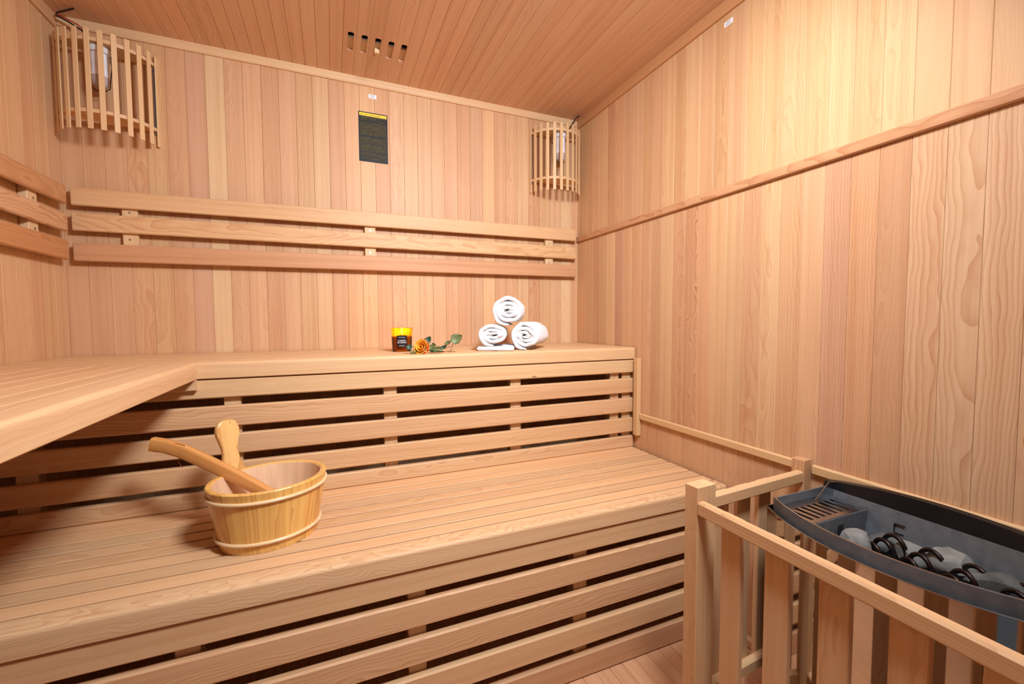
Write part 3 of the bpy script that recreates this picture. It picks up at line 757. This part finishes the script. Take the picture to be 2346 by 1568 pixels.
# ------------------------------------------------------------------ signs and stickers
def text_mesh(body, size, mat):
    cu = bpy.data.curves.new('txt', 'FONT'); cu.body = body; cu.size = size; cu.align_x = 'CENTER'; cu.align_y = 'CENTER'
    to = bpy.data.objects.new('txt', cu); C.objects.link(to)
    bpy.context.view_layer.update()
    dg = bpy.context.evaluated_depsgraph_get()
    me = bpy.data.meshes.new_from_object(to.evaluated_get(dg))
    bpy.data.objects.remove(to); bpy.data.curves.remove(cu)
    me.materials.clear(); me.materials.append(MAT[mat])
    return me
def plate(name, ctr, xdir, ydir, w, h, th, mat, parent=None):
    return link(name, board_mesh(w, h, th, 0.0001, mat), None, parent, frame(Vector(ctr), Vector(xdir), Vector(ydir)))
ex, ez = (1, 0, 0), (0, 0, 1)
sg = thing('sauna_rules_sign', 'black sauna rules notice with yellow heading on the back wall', 'sign', (0.992, 0, 1.667))
sc_ = Vector((0.992, -0.0010, 1.7675))
plate('panel', sc_, ex, ez, 0.115, 0.201, 0.0018, 'sign_black', sg)
hd = plate('heading_band', sc_ + Vector((0, -0.0011, 0.0905)), ex, ez, 0.1085, 0.0125, 0.0004, 'sign_yellow', sg)
link('heading_text', text_mesh('Die 10 Saunaregeln', 0.0085, 'sign_ink'), None, hd, frame(sc_ + Vector((0, -0.0014, 0.0903)), Vector(ex), Vector(ez)))
for s in (-1, 1):
    c0 = sc_ + Vector((s * 0.045, -0.0015, 0.0903)); r = 0.0042
    V = []; 
    for rr in (r, r * 0.6):
        for a in (90, 210, 330):
            V.append((c0.x + rr * math.cos(math.radians(a)), c0.y, c0.z - 0.0006 + rr * math.sin(math.radians(a))))
    mesh_obj('warning_triangle', V, [(0, 1, 4, 3), (1, 2, 5, 4), (2, 0, 3, 5)], 'sign_ink', hd, frame(c0, Vector(ex), Vector(ez)))
rows = [(0.0745, 0.104, 0.010), (0.0360, 0.104, 0.052), (-0.0145, 0.104, 0.036), (-0.0485, 0.104, 0.026), (-0.0740, 0.104, 0.017), (-0.0895, 0.104, 0.006)]
top = 0.0815
blocks = [(0.0815, 0.0655, 0.100), (0.0605, 0.0060, 0.104), (0.0005, -0.0270, 0.104), (-0.0305, -0.0590, 0.104), (-0.0625, -0.0810, 0.104), (-0.0840, -0.0925, 0.098)]
for t_, b_, w_ in blocks:
    plate('small_print', sc_ + Vector((0.0, -0.0011, (t_ + b_) / 2)), ex, ez, w_, t_ - b_, 0.0004, 'sign_print', sg)
for z_, x0_, x1_ in ((0.0755, 0.010, 0.052), (0.068, -0.03, 0.052), (0.0025, 0.012, 0.052), (-0.0015, -0.012, 0.052), (-0.0285, 0.02, 0.052), (-0.061, 0.02, 0.052), (-0.0655, 0.0, 0.052)):
    plate('blank_line', sc_ + Vector(((x0_ + x1_) / 2, -0.0014, z_)), ex, ez, x1_ - x0_, 0.0026, 0.0004, 'sign_black', sg)

def sticker(label, ctr, xdir, nrm):
    t = thing('sticker', label, 'sticker', ctr)
    xd = Vector(xdir); n_ = Vector(nrm); c0 = Vector(ctr)
    plate('paper', c0 + n_ * 0.0006, xd, ez, 0.031, 0.0165, 0.001, 'paper_white', t)
    for dz, segs in ((0.0035, ((-0.009, 0.009), (0.001, 0.011))), (-0.0030, ((-0.010, 0.010),))):
        for k, (a, b) in enumerate(segs[:1]):
            x = a
            while x < b - 0.002:
                w_ = 0.0026 + 0.0012 * ((int(x * 1e4) % 3) / 2)
                plate('print_mark', c0 + n_ * 0.0013 + xd * (x + w_ / 2) + Vector((0, 0, dz)), xd, ez, w_, 0.0028, 0.0003, 'ink_grey', t)
                x += w_ + 0.0009
sticker('small white sticker above the black notice on the back wall', (0.9915, -0.0002, 1.9345), (1, 0, 0), (0, -1, 0))
sticker('small white sticker high on the right wall near the ceiling', (W - 0.0002, -0.8925, 1.9325), (0, -1, 0), (-1, 0, 0))

# ------------------------------------------------------------------ bucket and ladle
BC = Vector((0.6605, -0.7045, ZL)); BA, BB, BPH, BRAT, BH = 0.133, 0.117, 0.371, 0.818, 0.148
def bpt(a, h, off=0.0):
    k = BRAT + (1 - BRAT) * h
    x, y = (BA * k - off) * math.cos(a), (BB * k - off) * math.sin(a)
    return Vector((BC.x + x * math.cos(BPH) - y * math.sin(BPH), BC.y + x * math.sin(BPH) + y * math.cos(BPH), ZL + 0.0006 + BH * h))
bk = thing('sauna_bucket', 'varnished pine sauna bucket with tall stave handle on the lower bench', 'bucket', BC)
NST = 22; TH = 0.0125
PINE = (0.80, 0.475, 0.155)
for k in range(NST):
    a0, a1 = 2 * PI * k / NST + 0.0012, 2 * PI * (k + 1) / NST - 0.0012
    V = []
    for h in (0.0, 0.985, 1.0):
        for j in range(3):
            a = a0 + (a1 - a0) * j / 2
            V.append(bpt(a, h, 0.0 if h < 1 else 0.0025))
        for j in range(3):
            a = a1 - (a1 - a0) * j / 2
            V.append(bpt(a, h, TH if h < 1 else TH - 0.002))
    F = []
    for i in range(2):
        for j in range(6): F.append((i * 6 + j, i * 6 + (j + 1) % 6, i * 6 + 6 + (j + 1) % 6, i * 6 + 6 + j))
    F += [(5, 4, 3, 2, 1, 0), tuple(range(12, 18))]
    am = (a0 + a1) / 2; ctr = bpt(am, 0.5); x = (bpt(am, 1) - bpt(am, 0)).normalized(); y = (bpt(am + .05, .5) - bpt(am - .05, .5)).normalized()
    y = (y - x * y.dot(x)).normalized()
    mesh_obj('stave', V, F, 'varnished_pine', bk, frame(ctr, x, y), tint(PINE, 0.05, rng.choice((0.3, 0.6, 0.9))))
V = [bpt(2 * PI * j / 48, h, TH + 0.0004) for h in (0.10, 0.985) for j in range(48)] + [bpt(2 * PI * j / 48, h, TH + 0.0018) for h in (0.10, 0.985) for j in range(48)]
F = []
for j in range(48):
    i = (j + 1) % 48
    F += [(j, i, 48 + i, 48 + j), (96 + j, 96 + i, 144 + i, 144 + j), (48 + j, 48 + i, 144 + i, 144 + j), (j, i, 96 + i, 96 + j)]
mesh_obj('inner_liner', V, F, 'liner_wood', bk, None, None, True, math.radians(40))
V = [bpt(2 * PI * j / 48, h, TH + 0.0003) for h in (0.06, 0.12) for j in range(48)]
F = [(j, (j + 1) % 48, 48 + (j + 1) % 48, 48 + j) for j in range(48)] + [tuple(range(48)), tuple(range(48, 96))]
mesh_obj('bucket_floor', V, F, 'liner_wood', bk)
for h in (0.845, 0.165):
    tube('hoop', [bpt(2 * PI * j / 64, h, -0.0022) for j in range(64)], 0.0042, 'varnished_alder', bk, 8, True, color=(0.80, 0.56, 0.30, 0.1))
# tall handle stave
aH = 2.05
base = bpt(aH, 1.0, TH / 2); tg = (bpt(aH - 0.05, 1) - bpt(aH + 0.05, 1)).normalized(); upv = (bpt(aH, 1.0) - bpt(aH, 0.0)).normalized()
upv = (upv - tg * upv.dot(tg)).normalized(); nv = tg.cross(upv)
outl = [(0.034, -0.006), (0.033, -0.002), (0.0265, 0.012), (0.0205, 0.030), (0.0180, 0.048), (0.0190, 0.064), (0.0235, 0.082), (0.0275, 0.096), (0.0280, 0.108), (0.0245, 0.121), (0.0170, 0.130), (0.008, 0.1335)]
outl = [(u_ * 1.07, v_) for u_, v_ in outl]
outl = outl + [(-u_, v_) for u_, v_ in reversed(outl)]
n = len(outl); V = []
for d_, sh in ((-TH / 2, 0.88), (-TH / 2 + 0.0025, 1.0), (TH / 2 - 0.0025, 1.0), (TH / 2, 0.88)):
    for u_, v_ in outl:
        vv = v_ if sh == 1.0 else (v_ - 0.0025 if v_ > 0.09 else v_)
        uu = u_ - math.copysign(0.0025, u_) if sh < 1 else u_
        V.append(base + tg * uu + upv * vv + nv * d_)
F = [tuple(range(n - 1, -1, -1)), tuple(range(3 * n, 4 * n))]
for k in range(3):
    for i in range(n): F.append((k * n + i, k * n + (i + 1) % n, k * n + n + (i + 1) % n, k * n + n + i))
mesh_obj('handle_stave', V, F, 'varnished_pine', bk, frame(base, upv, -tg), (0.78, 0.47, 0.165, 0.75), True, math.radians(30))

ld = thing('ladle', 'varnished reddish wooden ladle leaning in the bucket', 'ladle', (0.69, -0.715, 0.50))
lp = [(0.398, -0.604, 0.7035), (0.428, -0.612, 0.697), (0.462, -0.622, 0.684), (0.500, -0.636, 0.664), (0.540, -0.650, 0.641), (0.580, -0.664, 0.617), (0.620, -0.678, 0.592), (0.655, -0.692, 0.570), (0.680, -0.702, 0.556)]
tube('ladle_handle', lp, 0.0105, 'varnished_alder', ld, 16, ry=0.0150, color=(0.66, 0.30, 0.085, 0.5), square=True, taper=lambda t: 1.0 + 0.12 * (1 - t))
lathe('ladle_bowl', [(0.016, 0.0), (0.028, 0.006), (0.036, 0.020), (0.039, 0.040), (0.036, 0.040), (0.033, 0.022), (0.025, 0.010), (0.0, 0.007)], (0.703, -0.712, 0.5035), 'varnished_alder', ld, color=(0.60, 0.30, 0.10, 0.3), cap=False)
tube('hanging_string', [(0.448, -0.6245, 0.706), (0.470, -0.632, 0.700), (0.474, -0.6355, 0.687), (0.460, -0.629, 0.672), (0.455, -0.622, 0.655), (0.462, -0.619, 0.640)], 0.0008, 'string', ld, 5)

# ------------------------------------------------------------------ towels
def towel(label, front, axis, R0, turns, seed, L=0.21, lift=0.0, phase=0.0, squash=(1.0, 1.0), tail=False):
    """a strip wound in a spiral; `front` = centre of the end facing the room"""
    front = Vector(front); ax = Vector(axis).normalized(); up_ = Vector((0, 0, 1)); sd = ax.cross(up_).normalized()
    t = thing('rolled_towel', label, 'towel', (front + ax * L / 2) * Vector((1, 1, 0)).length * 0 + Vector((front.x + ax.x * L / 2, front.y + ax.y * L / 2, ZU)), 'white rolled towels')
    rs = random.Random(seed)
    n = int(turns * 34); r_in = 0.0030; pitch = (R0 - 0.007 - r_in) / turns; th = pitch * 0.985
    V = []; F = []
    # cross section of the strip: width along the axis, rounded hems
    sec = []
    hw, ht_ = L / 2, th / 2
    for cx_, s in ((hw - ht_, 1), (-hw + ht_, -1)):
        for i in range(7):
            a = (PI / 2 - PI * i / 6) if s > 0 else (-PI / 2 - PI * i / 6)
            sec.append((cx_ + ht_ * math.cos(a), ht_ * math.sin(a)))
    m = len(sec)
    ph = [rs.uniform(0, 6.28) for _ in range(6)]
    for i in range(n + 1):
        f = i / n; th_ = phase + turns * 2 * PI * f; r = r_in + pitch * turns * f
        r *= 1 + 0.045 * math.sin(2 * th_ + ph[0]) * (1 - 0.55 * f) + 0.03 * math.sin(3 * th_ + ph[1]) * (1 - 0.6 * f) + 0.022 * math.sin(5.3 * th_ + ph[4]) + 0.012 * math.sin(9.1 * th_ + ph[5])
        axo = 0.0035 * math.sin(th_ * 1.3 + ph[2]) + 0.0025 * math.sin(th_ * 3.7 + ph[3])
        ca, sa = math.cos(th_), math.sin(th_)
        k = 1.0 if f < 0.97 else 1.0 - 0.6 * (f - 0.97) / 0.03
        for a, b in sec:
            rr = r + b * k
            V.append(front + ax * (L / 2 + a + axo) + sd * (rr * ca * squash[0] * (1 + 0.7 * (1 - f) ** 2)) + up_ * (rr * sa * squash[1] * (1 - 0.25 * (1 - f) ** 2)))
    for i in range(n):
        for j in range(m): F.append((i * m + j, i * m + (j + 1) % m, i * m + m + (j + 1) % m, i * m + m + j))
    F += [tuple(range(m - 1, -1, -1)), tuple(range(n * m, n * m + m))]
    zmin = min(v.z for v in V)
    dz = ZU + lift + 0.0004 - zmin if lift < 0.05 else 0.0
    V = [v + Vector((0, 0, dz)) for v in V]
    mesh_obj('towel_roll', V, F, 'towel', t, frame(front, ax, sd), None, True, math.radians(60))
    if tail:
        V = []; F = []; hp = []
        w0, h0 = 0.062, 0.0085
        for i in range(9): a = PI / 2 + PI * i / 8; hp.append((-w0 + h0 * math.cos(a), h0 + h0 * math.sin(a)))
        for i in range(9): a = -PI / 2 + PI * i / 8; hp.append((w0 - 0.002 + h0 * math.cos(a), h0 + h0 * math.sin(a)))
        for d_, sc in ((0.0, 0.6), (0.003, 0.9), (0.008, 1.0), (L - 0.008, 1.0), (L, 0.7)):
            for a, b in hp:
                V.append(Vector((front.x, front.y, ZU + 0.0003)) + ax * d_ + sd * (a + 0.010) + up_ * (h0 + (b - h0) * sc))
        q = len(hp)
        for k in range(4):
            for i in range(q): F.append((k * q + i, k * q + (i + 1) % q, k * q + q + (i + 1) % q, k * q + q + i))
        F += [tuple(range(q - 1, -1, -1)), tuple(range(4 * q, 5 * q))]
        mesh_obj('folded_end', V, F, 'towel', t, None, None, True, math.radians(60))
    return t
towel('white rolled towel at the lower left of the towel stack, folded end beneath', (1.366, -0.412, 0.953), (0.40, 0.92, 0), 0.0560, 2.7, 4, lift=0.0172, phase=-PI / 2 - 2.7 * 2 * PI, squash=(1.04, 0.84), tail=True)
towel('white rolled towel at the lower right of the towel stack, nearest the right wall', (1.497, -0.412, 0.950), (0.62, 0.78, 0), 0.0600, 3.2, 9, lift=0.0, phase=-PI / 2 - 3.2 * 2 * PI)
towel('white rolled towel lying on top of the other two', (1.430, -0.405, 1.0420), (0.46, 0.89, 0), 0.0625, 3.2, 21, lift=0.2, phase=-PI / 2 - 3.2 * 2 * PI)

# ------------------------------------------------------------------ candle
cc = Vector((1.056, -0.262, ZU))
cd = thing('scented_candle', 'lit candle in amber glass with a black label', 'candle', cc)
ccz = (cc.x, cc.y, ZU + 0.0004)
lathe('glass', [(0.0, 0.0), (0.0335, 0.0), (0.0352, 0.003), (0.0395, 0.088), (0.0372, 0.088), (0.0335, 0.008), (0.0, 0.007)], ccz, 'amber_glass', cd, 40, cap=False)
lathe('wax', [(0.0, 0.0074), (0.0328, 0.0082), (0.0357, 0.058), (0.0, 0.056)], ccz, 'wax', cd, 32, cap=False)
tube('wick', [(cc.x, cc.y, ZU + 0.055), (cc.x + 0.0006, cc.y, ZU + 0.065)], 0.0011, 'wick', cd, 6)
lathe('flame', [(0.0, 0.064), (0.0035, 0.068), (0.0048, 0.073), (0.0034, 0.080), (0.0012, 0.087), (0.0, 0.089)], (cc.x, cc.y, ZU), 'flame', cd, 14, cap=False)
pld = bpy.data.lights.new('candle_light', 'POINT'); pld.energy = 0.6; pld.color = (1.0, 0.62, 0.22); pld.shadow_soft_size = 0.006
plo = bpy.data.objects.new('candle_light', pld); C.objects.link(plo); plo.parent = cd; plo.location = (0, 0, 0.083)
# label wraps round the side facing the room
ad = math.atan2(-1.912 - cc.y, 0.8126 - cc.x)
V = []; nl = 10
for z in (0.018, 0.061):
    for d_ in (0.0006, 0.0010):
        for i in range(nl + 1):
            a = ad - 0.50 + 1.0 * i / nl; r = 0.0352 + (0.0395 - 0.0352) * (z - 0.003) / 0.085 + d_
            V.append((cc.x + r * math.cos(a), cc.y + r * math.sin(a), ZU + z))
F = []; q = nl + 1
for i in range(nl):
    F += [(i, i + 1, 2 * q + i + 1, 2 * q + i), (q + i, q + i + 1, 3 * q + i + 1, 3 * q + i), (i, i + 1, q + i + 1, q + i), (2 * q + i, 2 * q + i + 1, 3 * q + i + 1, 3 * q + i)]
lbl = mesh_obj('label', V, F, 'label_black', cd)
def on_label(z, me, name):
    """bend flat print round the glass"""
    r = 0.0352 + (0.0395 - 0.0352) * (z - 0.003) / 0.085 + 0.0013
    for v in me.vertices:
        a = ad + v.co.x / r; zz = z + v.co.y; rr = r + (zz - z) * 0.05
        v.co = Vector((rr * math.cos(a), rr * math.sin(a), zz))
    return link(name, me, None, lbl, Matrix.Translation(cc))
on_label(0.0415, text_mesh('CHERRY', 0.0078, 'label_white'), 'print_line')
on_label(0.0345, text_mesh('BLOSSOM', 0.0078, 'label_white'), 'print_line')
def bar(w, h, nseg):
    me = bpy.data.meshes.new('bar'); V = []; F = []
    x = -w / 2; dx = w / nseg
    for i in range(nseg):
        b = len(V); V += [(x, -h / 2, 0), (x + dx * 0.72, -h / 2, 0), (x + dx * 0.72, h / 2, 0), (x, h / 2, 0)]; F.append((b, b + 1, b + 2, b + 3)); x += dx
    me.from_pydata(V, [], F); me.materials.append(MAT['label_white']); return me
on_label(0.0535, bar(0.024, 0.0013, 12), 'small_print')
on_label(0.0225, bar(0.022, 0.0013, 11), 'small_print')

# ------------------------------------------------------------------ rose
rz = thing('rose', 'orange rose with leafy stem lying beside the candle', 'flower', (1.10, -0.415, ZU))
hc = Vector((1.099, -0.418, ZU + 0.0215))
hax = Vector((-0.55, -0.72, 0.30)).normalized()       # the bloom looks out of the stem's end
hu = hax.orthogonal().normalized(); hv = hax.cross(hu)
def petal(k, ang, rad, length, width, openness, mat):
    V = []; F = []; nu, nv_ = 6, 6
    for i in range(nu + 1):
        s = i / nu
        for j in range(nv_ + 1):
            t_ = (j / nv_ - 0.5) * 2
            w_ = width * math.sin(min(1.0, s * 1.15 + 0.18) * PI * 0.62) ** 0.8
            th_ = ang + t_ * w_ / max(rad, 0.006)
            r = rad * (0.35 + 0.65 * math.sin(min(1, s * 1.3) * PI / 2)) + openness * s * s * s
            hgt = -0.020 + length * s - 0.004 * t_ * t_ * s
            V.append(hc + hax * hgt + (hu * math.cos(th_) + hv * math.sin(th_)) * r)
    for i in range(nu):
        for j in range(nv_):
            a = i * (nv_ + 1) + j; F.append((a, a + 1, a + nv_ + 2, a + nv_ + 1))
    V = [Vector((v.x, v.y, max(v.z, ZU + 0.0008))) for v in V]
    o = mesh_obj('petal', V, F, mat, rz, None, None, True)
    md = o.modifiers.new('t', 'SOLIDIFY'); md.thickness = 0.0006; md.offset = 0
for k in range(4): petal(k, k * 1.57, 0.0065, 0.031, 0.010, 0.001, 'petal')
for k in range(5): petal(k, 0.5 + k * 1.257, 0.0125, 0.032, 0.0125, 0.004, 'petal')
for k in range(6): petal(k, 0.2 + k * 1.047, 0.0175, 0.029, 0.0145, 0.008, 'petal')
for k in range(4): petal(k, 0.9 + k * 1.571, 0.0190, 0.022, 0.0135, 0.011, 'petal_outer')
stem_pts = [hc - hax * 0.018, (1.125, -0.400, ZU + 0.018), (1.150, -0.398, ZU + 0.014), (1.175, -0.400, ZU + 0.020), (1.200, -0.405, ZU + 0.034), (1.206, -0.406, ZU + 0.040)]
tube('stem', stem_pts, 0.0017, 'stem', rz, 7)
tube('stem', [(1.150, -0.398, ZU + 0.014), (1.180, -0.405, ZU + 0.014), (1.205, -0.41, ZU + 0.022)], 0.0014, 'stem', rz, 6)
tube('stem', [(1.199, -0.402, ZU + 0.0018), (1.208, -0.405, ZU + 0.010), (1.213, -0.407, ZU + 0.024), (1.212, -0.408, ZU + 0.032)], 0.0012, 'stem', rz, 6)
tube('stem', [hc - hax * 0.015, (1.082, -0.395, ZU + 0.027), (1.066, -0.402, ZU + 0.025)], 0.0012, 'stem', rz, 6)
def leaf(base, tip, width, nrm, mat, curl=0.006):
    base = Vector(base); tip = Vector(tip); ax = tip - base; L = ax.length; ax.normalize()
    nn = Vector(nrm); nn = (nn - ax * nn.dot(ax)).normalized(); sd = ax.cross(nn)
    V = []; F = []; nu = 8
    for i in range(nu + 1):
        s = i / nu; w_ = width * (math.sin(PI * min(1, s ** 0.75)) ** 0.7) * (1 + 0.05 * (-1) ** i)
        for j in (-1, -0.5, 0, 0.5, 1):
            V.append(base + ax * (L * s) + sd * (w_ / 2 * j) + nn * (curl * (j * j) * 0.6 - curl * math.sin(PI * s) * 0.5))
    for i in range(nu):
        for j in range(4):
            a = i * 5 + j; F.append((a, a + 1, a + 6, a + 5))
    V = [Vector((v.x, v.y, max(v.z, ZU + 0.0006))) for v in V]
    o = mesh_obj('leaf', V, F, mat, rz, None, None, True)
    md = o.modifiers.new('t', 'SOLIDIFY'); md.thickness = 0.0004; md.offset = 0
cv = (-0.25, -0.95, 0.2)
leaf((1.206, -0.406, ZU + 0.040), (1.247, -0.415, ZU + 0.060), 0.038, cv, 'leaf_olive')
leaf((1.206, -0.404, ZU + 0.039), (1.184, -0.400, ZU + 0.030), 0.014, cv, 'leaf_olive')
leaf((1.112, -0.405, ZU + 0.030), (1.135, -0.400, ZU + 0.058), 0.026, cv, 'leaf_dark')
leaf((1.066, -0.402, ZU + 0.030), (1.050, -0.412, ZU + 0.012), 0.020, cv, 'leaf_dark')
leaf((1.085, -0.415, ZU + 0.010), (1.056, -0.432, ZU + 0.003), 0.014, (0, -0.3, 1), 'leaf_olive')
leaf((1.120, -0.410, ZU + 0.012), (1.176, -0.425, ZU + 0.004), 0.020, (0, -0.25, 1), 'leaf_dark')
leaf((1.118, -0.405, ZU + 0.016), (1.152, -0.412, ZU + 0.030), 0.016, cv, 'leaf_olive')
leaf((1.130, -0.408, ZU + 0.006), (1.165, -0.414, ZU + 0.022), 0.016, cv, 'leaf_olive')
leaf((1.150, -0.400, ZU + 0.024), (1.140, -0.402, ZU + 0.036), 0.010, cv, 'leaf_dark')
leaf((1.164, -0.404, ZU + 0.012), (1.192, -0.408, ZU + 0.026), 0.013, cv, 'leaf_dark')
